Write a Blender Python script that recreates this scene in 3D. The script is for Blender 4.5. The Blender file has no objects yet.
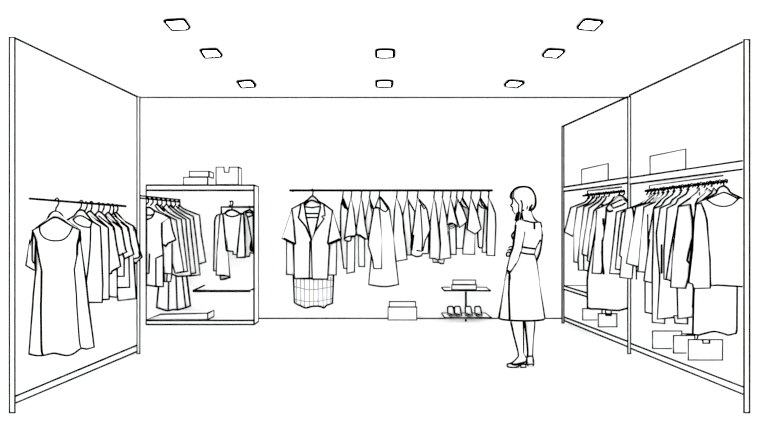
import bpy, bmesh, math, random
from mathutils import Vector
from mathutils.geometry import delaunay_2d_cdt
from mathutils.bvhtree import BVHTree

random.seed(4)
SC = bpy.context.scene
COL = SC.collection
F, CX, CY, EYE = 600.0, 384.0, 231.0, 1.24      # lens in pixels, horizon row, eye height
WALL, CEIL = 8.46, 3.13

# ------------------------------------------------------------ materials
def mat(name, base, vary=0.0, rough=0.9, emit=None):
    m = bpy.data.materials.new(name); m.use_nodes = True
    nt = m.node_tree; b = nt.nodes['Principled BSDF']
    b.inputs['Base Color'].default_value = (*base, 1)
    b.inputs['Roughness'].default_value = rough
    b.inputs['Specular IOR Level'].default_value = 0.0
    if vary:
        n = nt.nodes.new('ShaderNodeTexNoise'); n.inputs['Scale'].default_value = 14
        tc = nt.nodes.new('ShaderNodeTexCoord')
        r = nt.nodes.new('ShaderNodeValToRGB')
        r.color_ramp.elements[0].color = (*[c - vary for c in base], 1)
        r.color_ramp.elements[1].color = (*base, 1)
        nt.links.new(tc.outputs['Object'], n.inputs['Vector'])
        nt.links.new(n.outputs['Fac'], r.inputs['Fac'])
        nt.links.new(r.outputs['Color'], b.inputs['Base Color'])
    if emit:
        b.inputs['Emission Color'].default_value = (1, 1, 1, 1)
        b.inputs['Emission Strength'].default_value = emit
    return m
M_CLOTH = mat('white_cloth', (.99, .99, .99), .006)
M_PAINT = mat('white_paint', (.99, .99, .99), .006)
M_CARD = mat('white_card', (.99, .99, .99), .006)
M_SKIN = mat('white_skin', (.99, .99, .99), .006)
M_WALL = mat('white_wall', (.993, .993, .993), .004)
M_INK = mat('black_edging', (0, 0, 0))
M_GREY = mat('grey_thread', (.3, .3, .32))
M_LAMP = mat('lamp_diffuser', (.9, .9, .9), emit=7.0)

# ------------------------------------------------------------ measuring
CROPS = dict(L1=(20,190), L2=(70,190), L3=(20,240), L4=(70,250), L5=(20,305), B1=(135,190), B2=(135,235), B3=(135,275),
    T1=(175,155), R1=(190,195), R2=(190,240), J1=(270,185), J2=(270,230), J3=(270,265), M1=(335,185), M2=(335,235),
    N1=(410,185), N2=(410,225), S1=(380,275,6.4), W1=(495,183,8.78), W2=(490,225), W3=(490,275), W4=(495,320),
    Q0=(555,150), Q1=(555,185), Q2=(555,230), Q3=(555,280), Z0=(635,145,6.4), Z1=(620,195), Z2=(670,180), Z3=(620,240),
    Z4=(640,270,6.4), Z5=(640,320,4.39), P=(0,0,1), CL=(150,10,5.49), CM=(360,40,7.317), CR=(500,10,5.49))
def cr(p0, p1, p2, p3, t):
    return tuple(0.5*((2*b)+(-a+c)*t+(2*a-5*b+4*c-d)*t*t+(-a+3*b-3*c+d)*t**3) for a, b, c, d in zip(p0, p1, p2, p3))
def px(s):
    """measured points -> image coordinates; points inside ( ) are joined by a smooth curve"""
    cur = (0, 0, 1); out = []; run = None
    for t in s.replace('(', ' ( ').replace(')', ' ) ').split():
        if t == '|': continue
        if t in CROPS:
            c = CROPS[t]; cur = (c[0], c[1], c[2] if len(c) > 2 else 7.98)
        elif t == '(': run = []
        elif t == ')':
            n = len(run)
            for i in range(n-1):
                p0 = run[max(i-1, 0)]; p3 = run[min(i+2, n-1)]
                for k in range(4): out.append(cr(p0, run[i], run[i+1], p3, k/4))
            out.append(run[-1]); run = None
        else:
            x, y = t.split(','); p = (cur[0]+float(x)/cur[2], cur[1]+float(y)/cur[2])
            (out if run is None else run).append(p)
    return out
def XZ(p, d): return ((p[0]-CX)*d/F, EYE+(CY-p[1])*d/F)
def W(p, d):
    x, z = XZ(p, d); return Vector((x, d, z))
def lr(d, w=1.5): return (1.29*min(w, 1.6)+.9*max(0, w-1.6))*d/(2*F)

# ------------------------------------------------------------ mesh building
class MB:
    def __init__(s): s.v = []; s.f = []; s.m = []
    def add(s, vs, fs, mi=0):
        o = len(s.v); s.v += [Vector(v) for v in vs]
        for f in fs: s.f.append([i+o for i in f]); s.m.append(mi)
    def tube(s, pts, r, closed=False, mi=1, n=6):
        P = []
        for p in pts:
            p = Vector(p)
            if not P or (p-P[-1]).length > 1e-5: P.append(p)
        if closed and len(P) > 2 and (P[0]-P[-1]).length < 1e-5: P.pop()
        N = len(P)
        if N < 2: return
        vs = []; fs = []; up = None
        for i in range(N):
            a = P[i-1] if (i > 0 or closed) else P[i]; b = P[(i+1) % N] if (i < N-1 or closed) else P[i]
            t1 = (P[i]-a); t2 = (b-P[i])
            t = (t1.normalized() if t1.length else Vector())+(t2.normalized() if t2.length else Vector())
            if t.length < 1e-4: t = t2 if t2.length else t1
            t.normalize()
            if up is None: up = t.orthogonal().normalized()
            u = up-t*up.dot(t)
            if u.length < 1e-4: u = t.orthogonal()
            u.normalize(); up = u; w = t.cross(u)
            rr = r[i] if isinstance(r, list) else r
            for k in range(n):
                an = 2*math.pi*k/n; vs.append(P[i]+(u*math.cos(an)+w*math.sin(an))*rr)
        for i in range(N if closed else N-1):
            j = (i+1) % N
            for k in range(n): fs.append([i*n+k, i*n+(k+1) % n, j*n+(k+1) % n, j*n+k])
        if not closed:
            for i, e in ((0, -1), (N-1, 1)):          # rounded ends
                c = len(vs); t = (P[1]-P[0] if i == 0 else P[-1]-P[-2]).normalized()
                rr = r[i] if isinstance(r, list) else r
                vs.append(P[i]+t*rr*.7*e)
                for k in range(n):
                    f = [i*n+k, i*n+(k+1) % n, c]; fs.append(f if e > 0 else f[::-1])
        s.add(vs, fs, mi)
    def box(s, x0, x1, y0, y1, z0, z1, mi=0):
        v = [(x, y, z) for z in (z0, z1) for y in (y0, y1) for x in (x0, x1)]
        s.add(v, [(0,2,3,1), (4,5,7,6), (0,1,5,4), (2,6,7,3), (0,4,6,2), (1,3,7,5)], mi)
    def hexa(s, q0, q1, mi=0):
        s.add(list(q0)+list(q1), [(3,2,1,0), (4,5,6,7), (0,1,5,4), (1,2,6,5), (2,3,7,6), (3,0,4,7)], mi)
    def build(s, name, mats, parent=None, org=Vector(), smooth=True):
        me = bpy.data.meshes.new(name)
        me.from_pydata([v-org for v in s.v], [], s.f)
        for m in mats: me.materials.append(m)
        me.polygons.foreach_set('material_index', s.m)
        me.polygons.foreach_set('use_smooth', [smooth]*len(s.f))
        me.update()
        o = bpy.data.objects.new(name, me); COL.objects.link(o)
        if parent: o.parent = parent
        else: o.location = org
        return o

def tag(o, label=None, cat=None, group=None, kind=None):
    for k, v in (('label', label), ('category', cat), ('group', group), ('kind', kind)):
        if v: o[k] = v
    return o
def empty(name, loc, label, cat, group=None):
    o = bpy.data.objects.new(name, None); COL.objects.link(o); o.location = loc; o.empty_display_size = .1
    return tag(o, label, cat, group)

def segdist(p, a, b):
    ax, ay = a; bx, by = b; dx, dy = bx-ax, by-ay; L = dx*dx+dy*dy
    t = 0 if L < 1e-12 else max(0, min(1, ((p[0]-ax)*dx+(p[1]-ay)*dy)/L))
    return math.hypot(p[0]-ax-t*dx, p[1]-ay-t*dy)
def inside(p, poly):
    c = False; n = len(poly)
    for i in range(n):
        (x1, y1), (x2, y2) = poly[i], poly[(i+1) % n]
        if (y1 > p[1]) != (y2 > p[1]) and p[0] < (x2-x1)*(p[1]-y1)/(y2-y1)+x1: c = not c
    return c
def pillow(mb, pts, d, T, lines=(), w=1.5, mi=0, outline=True, li=1):
    """a piece of cloth: traced outline, front and back swelling apart by T, edged with a cord"""
    poly = [XZ(p, d) for p in pts]
    n = len(poly)
    bd = lambda p: min(segdist(p, poly[i], poly[(i+1) % n]) for i in range(n))
    soft = max(T*1.3, .012)
    bul = lambda p: T*(1-math.exp(-bd(p)/soft))
    step = .03
    xs = [p[0] for p in poly]; zs = [p[1] for p in poly]
    ins = []
    z = min(zs)+step/2; row = 0
    while z < max(zs):
        x = min(xs)+(step/2 if row % 2 else 0)
        while x < max(xs):
            if inside((x, z), poly) and bd((x, z)) > step*.35: ins.append(Vector((x, z)))
            x += step
        z += step*.87; row += 1
    res = delaunay_2d_cdt([Vector(p) for p in poly]+ins, [(i, (i+1) % n) for i in range(n)], [], 1, 1e-5)
    V, tris = res[0], res[2]
    tris = [t for t in tris if inside((sum(V[i][0] for i in t)/len(t), sum(V[i][1] for i in t)/len(t)), poly)]
    V = [Vector(v) for v in V]; hs = [bul(v) if bd(v) > 1e-4 else 0 for v in V]; tr2 = []
    for t in tris:
        if len(t) == 3 and not any(hs[i] for i in t):        # a strip without inner points still gets its swell
            c = (V[t[0]]+V[t[1]]+V[t[2]])/3; k = len(V); V.append(c); hs.append(bul(c))
            tr2 += [(t[0], t[1], k), (t[1], t[2], k), (t[2], t[0], k)]
        else: tr2.append(tuple(t))
    N = len(V); E = .0012
    vs = [(v[0], d-h-E, v[1]) for v, h in zip(V, hs)]+[(v[0], d+h+E, v[1]) for v, h in zip(V, hs)]
    fs = [list(t) for t in tr2]+[[i+N for i in reversed(t)] for t in tr2]; cnt = {}
    for t in tr2:
        for i, j in zip(t, t[1:]+t[:1]): cnt[(i, j)] = 1
    fs += [[j, i, i+N, j+N] for (i, j) in cnt if (j, i) not in cnt]
    mb.add(vs, fs, mi)
    if outline is True: mb.tube([(p[0], d-lr(d, w)*.7, p[1]) for p in poly], lr(d, w), True, li)
    elif outline: mb.tube([W(p, d-lr(d, w)*.7) for p in outline], lr(d, w), False, li)
    for ln in lines:
        ww, mm = w*.9, li
        if isinstance(ln, tuple): ln, ww = ln[0], ln[1]
        if ww < 0: ww, mm = -ww, 2
        L = px(ln) if isinstance(ln, str) else ln
        q = []
        for i in range(len(L)-1):
            a, b = XZ(L[i], d), XZ(L[i+1], d)
            k = max(1, int(math.hypot(a[0]-b[0], a[1]-b[1])/.03))
            for j in range(k):
                t = j/k; q.append((a[0]+(b[0]-a[0])*t, a[1]+(b[1]-a[1])*t))
        q.append(XZ(L[-1], d))
        mb.tube([(p[0], d-(bul(p) if inside(p, poly) else 0)-lr(d, ww)*.3, p[1]) for p in q], lr(d, ww), False, mm)

CM_ = [M_CLOTH, M_INK, M_GREY]
def hanger(hook, short, d, group, arms=None, w=1.3):
    """hook: points from the rail down to the neck; arms: the two shoulder ends"""
    H = px(hook); top = W(H[0], d); low = W(H[-1], d)
    root = empty('clothes_hanger', low, 'hanger of the '+short if not short.startswith('=') else short[1:], 'hanger', group)
    r = lr(d, w); R = .012
    arc = [top+Vector((R*math.sin(a)-R*.0, 0, R*math.cos(a)-R*.2)) for a in (-2.0, -1.2, -.4, .4, 1.2)]
    mb = MB(); mb.tube(arc+[W(p, d) for p in H[1:]], r, False, 0); mb.build('hook', [M_INK], root, low)
    if arms:
        A = px(arms); mb = MB()
        mb.tube([W(p, d) for p in A], .004, False, 0, n=8)
        mb.build('shoulder_bar', [M_PAINT], root, low)
    return root
def garment(name, short, cat, group, d, parts, hook=None, T=.015, arms=None, w=1.5, hgroup=None, label=None):
    """parts: (part name, step towards the viewer in layers, outline, lines)"""
    allp = [p for q in parts for p in px(q[2])]
    base = W((sum(p[0] for p in allp)/len(allp), max(p[1] for p in allp)), d)
    root = empty(name, base, label or ('white '+short), cat, group)
    for q in parts:
        mb = MB(); lay = q[1]; dd = d-lay*(T+.006)
        kw = q[4] if len(q) > 4 else {}
        pillow(mb, px(q[2]), dd, T if lay == 0 else T*.6, q[3], w=kw.get('w', w), mi=kw.get('mi', 0), outline=px(q[2].split('|')[0]) if '|' in q[2] else True)
        mb.build(q[0], CM_, root, base)
    if hook:
        hx = px(hook)[-1]
        a = arms or 'P %f,%f %f,%f %f,%f' % (hx[0]-60/d, hx[1]+50/d, hx[0], hx[1], hx[0]+60/d, hx[1]+50/d)
        hanger(hook, short, d, hgroup or 'hangers', a)
    return root

# ------------------------------------------------------------ the room
def slab(name, x0, x1, y0, y1, z0, z1):
    mb = MB(); mb.box(x0, x1, y0, y1, z0, z1); o = mb.build(name, [M_WALL], smooth=False); return tag(o, kind='structure')
slab('floor', -3.6, 3.6, -2.5, WALL+.15, -.1, 0)
slab('ceiling', -3.6, 3.6, -2.5, WALL+.15, CEIL, CEIL+.1)
slab('wall_back', -3.6, 3.6, WALL+.005, WALL+.15, 0, CEIL)
slab('wall_left', -3.6, -3.5, -2.5, WALL, 0, CEIL)
slab('wall_right', 3.5, 3.6, -2.5, WALL, 0, CEIL)
mb = MB(); mb.tube([W((138.5, 97), WALL), W((627, 97), WALL)], lr(WALL, 1.7), mi=0); tag(mb.build('trim_1', [M_INK]), kind='structure')
mb = MB(); mb.tube([W((259, 318.8), WALL), W((562, 318.8), WALL)], lr(WALL, 1.8), mi=0); tag(mb.build('baseboard_back', [M_INK]), kind='structure')

# ceiling lights
LIGHTS = [('CL 80,55 90,50 (180,44 190,50 215,85) 213,92 (200,98 128,102 115,95)', 'square ceiling light nearest the viewer on the left side'),
    ('CL 278,215 290,211 (360,208 370,214 392,240) 390,247 (375,250 308,253 298,248)', 'square ceiling light, second along the left side'),
    ('CL 480,388 490,385 (550,381 560,386 577,406) 575,413 (560,415 508,418 498,414)', 'square ceiling light on the left side nearest the back wall'),
    ('CR 470,45 460,49 (428,85) 428,92 (440,96 510,103 520,102) (558,65 560,57 550,52 480,44)', 'square ceiling light nearest the viewer on the right side'),
    ('CR 268,210 258,214 (236,240) 238,246 (250,249 308,254 318,252) (350,224 350,217 340,213 275,209)', 'square ceiling light, second along the right side'),
    ('CR 52,383 44,386 (28,405) 29,411 (40,413 88,418 97,417) (128,396 127,390 118,387 60,381)', 'square ceiling light on the right side nearest the back wall'),
    ('CM (120,72 128,65 180,61 240,65 247,72 247,108 240,114 180,119 128,115 120,109)', 'ceiling light in the middle, farther from the back wall'),
    ('CM (121,298 128,293 180,289 228,293 234,299 232,327 225,332 180,336 130,333 122,327)', 'ceiling light in the middle, just above the back wall')]
for s, lab in LIGHTS:
    P = [];
    for p in px(s):
        dd = (CEIL-EYE)*F/(CY-p[1]); P.append(Vector(((p[0]-CX)*dd/F, dd, CEIL)))
    c = sum(P, Vector())/len(P); root = empty('ceiling_light', c, 'flush '+lab, 'ceiling light', 'ceiling lights')
    r = lr(c.y, 2.5)
    mb = MB(); mb.tube([p-Vector((0, 0, .012)) for p in P], r, True, 0); mb.build('frame', [M_INK], root, c)
    mb = MB(); n = len(P); q = [p+(c-p)*.04 for p in P]
    mb.add([p-Vector((0, 0, .012)) for p in q]+[p-Vector((0, 0, .001)) for p in q], [list(range(n)), list(range(2*n-1, n-1, -1))]+[[i, (i+1) % n, n+(i+1) % n, n+i] for i in range(n)])
    mb.build('diffuser', [M_LAMP], root, c, smooth=False)

# ------------------------------------------------------------ frames along the sides
PM = [M_PAINT, M_INK]
def post(x0, x1, y0, y1, d, root, org, w=1.5):
    mb = MB(); a = W((x0, y0), d); b = W((x1, y1), d); t = .012
    b.z = max(0.004, b.z)
    mb.box(a.x, b.x, d-t/2, d+t/2, b.z, a.z)
    f_ = d-t/2-.002; mb.tube([(a.x, f_, a.z), (b.x, f_, a.z), (b.x, f_, b.z), (a.x, f_, b.z)], lr(d, w), True)
    mb.build('post', PM, root, org, smooth=False)
def rod(p0, d0, p1, d1, root, org, name='top_rod', w=1.6):
    mb = MB(); mb.tube([W(p0, d0), W(p1, d1)], [lr(d0, w), lr(d1, w)], mi=0); mb.build(name, [M_INK], root, org)
def board(t0, b0, d0, t1, b1, d1, root, org, name, depth=.02, side=1, w=1.5):
    """a board between two posts: top and bottom edges measured at both ends"""
    A, B, C_, D = W(t0, d0), W(b0, d0), W(b1, d1), W(t1, d1); o = Vector((side*depth, 0, 0))
    mb = MB(); mb.hexa([A, B, C_, D], [A+o, B+o, C_+o, D+o])
    mb.tube([A, D], [lr(d0, w), lr(d1, w)]); mb.tube([B, C_], [lr(d0, w), lr(d1, w)])
    return mb.build(name, PM, root, org, smooth=False)
DN, DM, DF = 4.09, 6.05, 8.05
o = W((76, 354), 5.0); o.z = 0
fr = empty('display_frame', o, 'open white metal display frame standing along the left side', 'display frame')
post(10.2, 15.6, 37.8, 412.5, DN, fr, o); post(137.3, 140.2, 97, 354, DM, fr, o, 1.3)
rod((16, 38.5), DN, (137.5, 96.8), DM, fr, o)
board((16, 396), (16, 402.8), DN, (137, 345.2), (137, 351.5), DM, fr, o, 'bottom_rail', side=-1)
mb = MB(); mb.tube([W((29.5, 198.6), 4.15), W((125.5, 206.2), 5.70)], [lr(4.15, 2.1), lr(5.7, 2.1)], mi=0); mb.build('hanging_rail', [M_INK], fr, o)

o = W((650, 350), 5.9); o.z = 0
fr = empty('display_frame', o, 'open white metal two-bay frame with shelves along the right side', 'display frame')
post(743.3, 748.8, 40, 412.8, DN, fr, o, 1.7); post(627.4, 630.3, 97, 354, DM, fr, o, 1.4); post(561.8, 563.7, 126.2, 322.8, DF, fr, o, 1.5)
rod((563, 126.3), DF, (627.4, 97), DM, fr, o); rod((629.5, 95.3), DM, (746, 40.3), DN, fr, o)
board((564.2, 317), (564.2, 320.6), DF, (627.4, 341.2), (627.4, 346.6), DM, fr, o, 'bottom_rail')
board((630.4, 343.3), (630.4, 348.2), DM, (743, 386.9), (743, 394.2), DN, fr, o, 'bottom_rail')
board((563.8, 187.2), (563.8, 191.4), DF-.1, (627.3, 177.2), (627.3, 183.1), DM+.02, fr, o, 'upper_shelf', .45)
board((630.4, 177.6), (630.4, 184), DM-.02, (743, 160.7), (743, 169.2), DN+.02, fr, o, 'upper_shelf', .45)
# low shelf of the far bay
mb = MB(); dA, dB = 8.02, 7.02
a0 = W((564.2, 286), dA); z = a0.z; x0 = a0.x; x1 = 3.05
mb.box(x0, x1, dB, dA, z-.04, z)
for zz in (z, z-.045): mb.tube([(x0, dB, zz), (x0, dA, zz)], lr(7.6))
mb.tube([(x0, dA, z), (x1, dA+.02, z)], lr(8))
mb.build('low_shelf', PM, fr, o, smooth=False)
for (p0, d0, p1, d1, u0, u1) in (((583, 195.8), 8.28, (624.3, 191.4), 6.87, (587.6, 191), (621.5, 187)), ((645.2, 191.2), 5.97, (726.4, 181.3), 4.556, (649.5, 185.6), (722.8, 175.6))):
    mb = MB(); mb.tube([W(p0, d0), W(p1, d1)], [lr(d0, 1.7), lr(d1, 1.7)], mi=0); mb.build('hanging_rail', [M_INK], fr, o)
    mb = MB(); e0, e1 = (7.6, 6.5) if d0 > 7 else (5.75, 4.45)
    mb.tube([W((u0[0], u0[1]+3), e0), W(u0, e0), W(u1, e1)], lr((d0+d1)/2, 1.1), mi=0); mb.build('rail_bracket', [M_INK], fr, o)

# ------------------------------------------------------------ boxes
def carton(name, label, cat, group, x0, x1, y0, y1, d, depth, lid=None, side=0, parts=None, bottom=None, w=1.4, notch=None):
    """front face measured at distance d; side: +1 / -1 the visible flank"""
    a, b = W((x0, y0), d), W((x1, y1), d)
    if bottom is not None: b.z = bottom
    org = Vector(((a.x+b.x)/2, d+depth/2, b.z)); root = empty(name, org, label, cat, group)
    def bx(nm, X0, X1, Z0, Z1, D0, D1):
        mb = MB(); mb.box(X0, X1, D0, D1, Z0, Z1); r = lr(d, w)
        mb.tube([(X0, D0, Z0), (X1, D0, Z0), (X1, D0, Z1), (X0, D0, Z1)], r, True)
        if side: 
            X = X1 if side > 0 else X0
            mb.tube([(X, D0, Z0), (X, D1, Z0), (X, D1, Z1), (X, D0, Z1)], r, True)
        mb.build(nm, [M_CARD, M_INK], root, org, smooth=False)
    if lid:
        m = W((0, lid[0]), d).z; e = lid[1]*d/F
        bx('base', a.x, b.x, b.z, m-.001, d, d+depth); bx('lid', a.x+e, b.x-e, m+.001, a.z, d+.003, d+depth-.003)
    else: bx('body', a.x, b.x, b.z, a.z, d, d+depth)
    return root, org
CABZ = W((0, 185.2), 7.9).z
carton('storage_box', 'white lidless box at the bottom of the pair on the wardrobe top', 'box', 'boxes on the wardrobe', 183.5, 207.6, 177.3, 184.7, 7.93, .2, bottom=CABZ+.006)
carton('storage_box', 'white box at the top of the pair on the wardrobe', 'box', 'boxes on the wardrobe', 189.4, 208.9, 171.3, 177.1, 7.95, .2, side=1, bottom=W((0, 177.2), 7.93).z+.006)
carton('shoe_box', 'white lidded box on the floor against the back wall', 'box', None, 388.1, 416.7, 301.6, 318.8, 8.32, .13, lid=(307, 1.2), bottom=.006)

def prism(mb, pts, d, depth, lines=(), w=1.4, mi=0, side=None):
    poly = [XZ(p, d) for p in pts]; n = len(poly)
    res = delaunay_2d_cdt([Vector(p) for p in poly], [(i, (i+1) % n) for i in range(n)], [], 1, 1e-6)
    V = res[0]; T = [t for t in res[2] if inside((sum(V[i][0] for i in t)/3, sum(V[i][1] for i in t)/3), poly)]
    mb.add([(v[0], d, v[1]) for v in V]+[(v[0], d+depth, v[1]) for v in V], [list(t) for t in T]+[[i+len(V) for i in reversed(t)] for t in T], mi)
    mb.add([(p[0], d, p[1]) for p in poly]+[(p[0], d+depth, p[1]) for p in poly], [[i, (i+1) % n, n+(i+1) % n, n+i] for i in range(n)], mi)
    mb.tube([(p[0], d, p[1]) for p in poly], lr(d, w), True)
    for ln in lines: mb.tube([W(p, d-.002) for p in px(ln)], lr(d, w))
# shopping bag with a cut-out handle on the wardrobe
org = W((227, 185), 8.0); org.z = CABZ
root = empty('paper_bag', org, 'white paper bag with a notched handle on top of the wardrobe', 'bag')
P = px('T1 328,97 390,97 394,138 430,138 434,97 505,97 505,236 328,236'); mb = MB(); prism(mb, P, 7.93, .17)
e = [W(P[5], 7.93), W(P[6], 7.93)]; mb.tube([e[0], e[0]+Vector((0, .17, 0)), e[1]+Vector((0, .17, 0))], lr(8, 1.4))
mb.build('body', [M_CARD, M_INK], root, org, smooth=False)
# boxes on the right upper shelf
def shelf_box(x0, x1, t0, t1, label, zb0, zb1):
    X = 2.52; d0 = X*F/(x0-CX); d1 = X*F/(x1-CX)
    A, D = W((x0, t0), d0), W((x1, t1), d1); B = Vector((X, d0, zb0)); C_ = Vector((X, d1, zb1)); o = Vector((.28, 0, 0))
    org = (B+C_)/2+o/2; root = empty('carton', org, label, 'box', 'boxes on the right shelves')
    mb = MB(); mb.hexa([A, B, C_, D], [A+o, B+o, C_+o, D+o]); mb.tube([A, B, C_, D], [lr(d0, 1.6), lr(d0, 1.6), lr(d1, 1.2), lr(d1, 1.2)], True)
    mb.build('body', [M_CARD, M_INK], root, org, smooth=False)
zs = lambda y: 1.824+(1.723-1.824)*(7.95-y)/(7.95-4.11)
shelf_box(582, 608.2, 169.4, 163.5, 'white carton on the upper shelf of the far right bay', zs(7.64)+.006, zs(6.74)+.006)
shelf_box(650.4, 685.8, 156.3, 149, 'white carton on the upper shelf of the near right bay', zs(5.68)+.006, zs(5.01)+.006)
# bags on the floor behind the right frame
def floor_bag(x0, x1, y0, y1, label, grp, handle=None):
    d = F*EYE/(y1-CY); a, b = W((x0, y0), d), W((x1, y1), d); b.z = .005; org = Vector(((a.x+b.x)/2, d+.015, 0))
    root = empty('paper_bag', org, label, 'bag', grp); mb = MB(); mb.box(a.x, b.x, d, d+.03, b.z, a.z)
    mb.tube([(a.x, d, b.z), (b.x, d, b.z), (b.x, d, a.z), (a.x, d, a.z)], lr(d, 1.4), True); mb.build('body', [M_CARD, M_INK], root, org, smooth=False)
    for h in handle or ():
        mb = MB(); mb.tube([W(p, d-.004) for p in px(h[0])], lr(d, h[1]), mi=0); mb.build('handle', [M_INK], root, org)
g = 'paper bags on the floor at the right'
floor_bag(652.5, 681.7, 331, 349, 'white flat bag on the floor, farthest of the near bay three', g, [('Z5 183,66 183,60 210,62 225,66', 1.2)])
floor_bag(673.5, 694.7, 335.5, 353.5, 'white bag on the floor, middle of the near bay three', g, [('Z5 205,68 208,60 228,60 228,68', 1.2)])
floor_bag(688.3, 722.4, 339.6, 360.5, 'white bag with square clasp on the floor, nearest the right post', g, [('Z5 275,86 277,102 305,102 305,86', 1.4), ('Z5 250,86 255,66', 1.2)])
floor_bag(582.6, 602, 308.6, 320.4, 'white plain bag on the floor in the far bay, nearer the wall', g)
floor_bag(598.3, 616.8, 313.6, 327.2, 'white bag with dark clasp on the floor in the far bay', g, [('Q3 410,270 412,280 443,280 445,268', 2.6), ('Q3 375,265 375,238 400,235 405,262', 1.3), ('Q3 415,240 445,240 450,262', 1.3)])

# ------------------------------------------------------------ wardrobe
D0, D1 = 7.9, 8.165
o = W((200, 326), D0); o.z = 0
wd = empty('open_wardrobe', o, 'open white wardrobe frame standing left against the back wall', 'wardrobe')
X0, X1, XR = W((146.2, 0), D0).x, W((254, 0), D0).x, .0
zt, zt2, zb = CABZ, W((0, 190.3), D0).z, W((0, 320.4), D0).z
r = lr(D0, 1.5)
def cab(nm, x0, x1, y0, y1, z0, z1, loops):
    mb = MB(); mb.box(x0, x1, y0, y1, z0, z1)
    for L in loops: mb.tube(L, r)
    mb.build(nm, PM, wd, o, smooth=False)
cab('top_panel', X0, X1, D0, D1, zt2, zt, [[(X0, D0, zt), (X1, D0, zt), (X1, D1, zt), (X1, D1, zt2)], [(X0, D0, zt2), (X1, D0, zt2)], [(X1, D0, zt2), (X1, D0, zt)]])
cab('bottom_panel', X0, X1, D0, D1, .004, zb, [[(X0, D0, zb), (X1, D0, zb)], [(X0, D0, .008), (X1, D0, .008), (X1, D1, .008)], [(X1, D0, .008), (X1, D0, zb)]])
cab('side_panel', X1-.006, X1, D0, D1, zb, zt2, [[(X1, D0, zb), (X1, D0, zt2)], [(X1, D1, .008), (X1, D1, zt2)]])
r = lr(D0, 1.1)
cab('side_post', X0, X0+.004, D0, D0+.01, .01, zt, [[(X0, D0, .008), (X0, D0, zt)]])
mb = MB(); a = W((193.2, 290.6), 7.93); b = W((253.5, 290.6), 7.93)
mb.box(a.x, X1-.008, 7.93, 8.15, a.z-.012, a.z)
mb.tube([(a.x, 7.93, a.z-.006), (W((249.5, 0), 7.93).x, 7.93, a.z-.006), (X1-.01, 8.02, a.z+.02)], lr(8, 2.2)); mb.tube([(a.x, 7.93, a.z), W((204.5, 285.3), 8.15)], lr(8, 1.4))
mb.build('shelf', PM, wd, o, smooth=False)
mb = MB(); A, B = W((140.6, 197), 7.93), W((180.5, 201), 8.36)
mb.tube([A, B], .014, mi=0, n=10)
for s in (1, -1): mb.tube([A+Vector((0, -.012, .016*s)), B+Vector((0, -.012, .015*s))], lr(8, 1.3))
mb.build('hanging_rail', PM, wd, o)
mb = MB(); mb.tube([W(p, 8.22) for p in px('R1 250,152 250,96 510,96')], lr(8, 1.9), mi=0); mb.build('short_rail', [M_INK], wd, o)
# tray box in the wardrobe bottom
org = W((180, 320), 7.95); org.z = zb
root = empty('tray_box', org, 'long low white box lying on the wardrobe bottom', 'box'); mb = MB()
P = px('B3 92,358 205,313 200,305 580,305 580,358'); P = [P[0], P[1], P[3], P[4]]
prism(mb, [(p[0], min(p[1], 319.6)) for p in P], 7.93, .28)
a = W(P[2], 7.93); b = W(P[3], 7.93); b.z = zb+.008; q = Vector((0, .28, 0)); mb.tube([a, a+q, b+q, b], lr(8, 1.3)); mb.build('body', [M_CARD, M_INK], root, org, smooth=False)

# ------------------------------------------------------------ display stand with shoes by the back wall
o = Vector((W((466.2, 0), 8.15).x, 8.18, 0))
st = empty('shoe_stand', o, 'small two-shelf black-edged display stand at the back wall', 'display stand')
mb = MB(); mb.tube([(o.x, 8.18, .01), (o.x, 8.18, .432)], lr(8, 1.7), mi=0); mb.build('pole', [M_INK], st, o)
def plate(nm, f0, f1, yf, b0, b1, z):
    df = (EYE-z)*F/(yf-CY); db = 8.43
    c = [Vector(((f0-CX)*df/F, df, z)), Vector(((f1-CX)*df/F, df, z)), Vector(((b1-CX)*db/F, db, z)), Vector(((b0-CX)*db/F, db, z))]
    mb = MB(); u = Vector((0, 0, -.012)); mb.hexa([c[0]+u, c[1]+u, c[2]+u, c[3]+u], c); mb.tube(c, lr(8, 1.4), True); mb.build(nm, PM, st, o, smooth=False)
plate('shelf', 444.4, 490.6, 290.7, 441.7, 486.3, .444); plate('shelf', 444.6, 491.5, 317.8, 441.7, 485.6, .083)
carton('shoe_box', 'white box under the slim box on the stand top shelf', 'box', 'boxes on the shoe stand', 451.8, 476.3, 284.8, 290.2, 8.06, .16, bottom=.452)
carton('shoe_box', 'slim white box, upper of two on the stand top shelf', 'box', 'boxes on the shoe stand', 452.8, 475.6, 280, 284.6, 8.065, .15, bottom=W((0, 284.8), 8.06).z+.004)
for s, wh in (((0), 'leftmost of the four'), ((44), 'second from the left of the four'), ((113), 'third from the left of the four'), ((174), 'rightmost of the four')):
    up = ' '.join('%d,%d' % (x+s, y) for x, y in ((433, 244), (432, 208), (437, 201), (462, 200), (468, 206), (474, 240), (478, 256), (462, 254)))
    so = ' '.join('%d,%d' % (x+s, y) for x, y in ((430, 243), (446, 258), (478, 256), (480, 262), (448, 265), (431, 252)))
    b = W(px('S1 %d,266' % (455+s))[0], 8.1); root = empty('shoe', b, 'small white shoe on the stand lower shelf, '+wh, 'shoe', 'shoes on the stand')
    mb = MB(); pillow(mb, px('S1 '+up), 8.12, .03, ['S1 %d,212 %d,240' % (470+s, 470+s)] if 0 else [], w=1.3); mb.build('upper', CM_, root, b)
    mb = MB(); pillow(mb, px('S1 '+so), 8.08, .012, [], w=.7); mb.build('sole', CM_, root, b)
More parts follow.
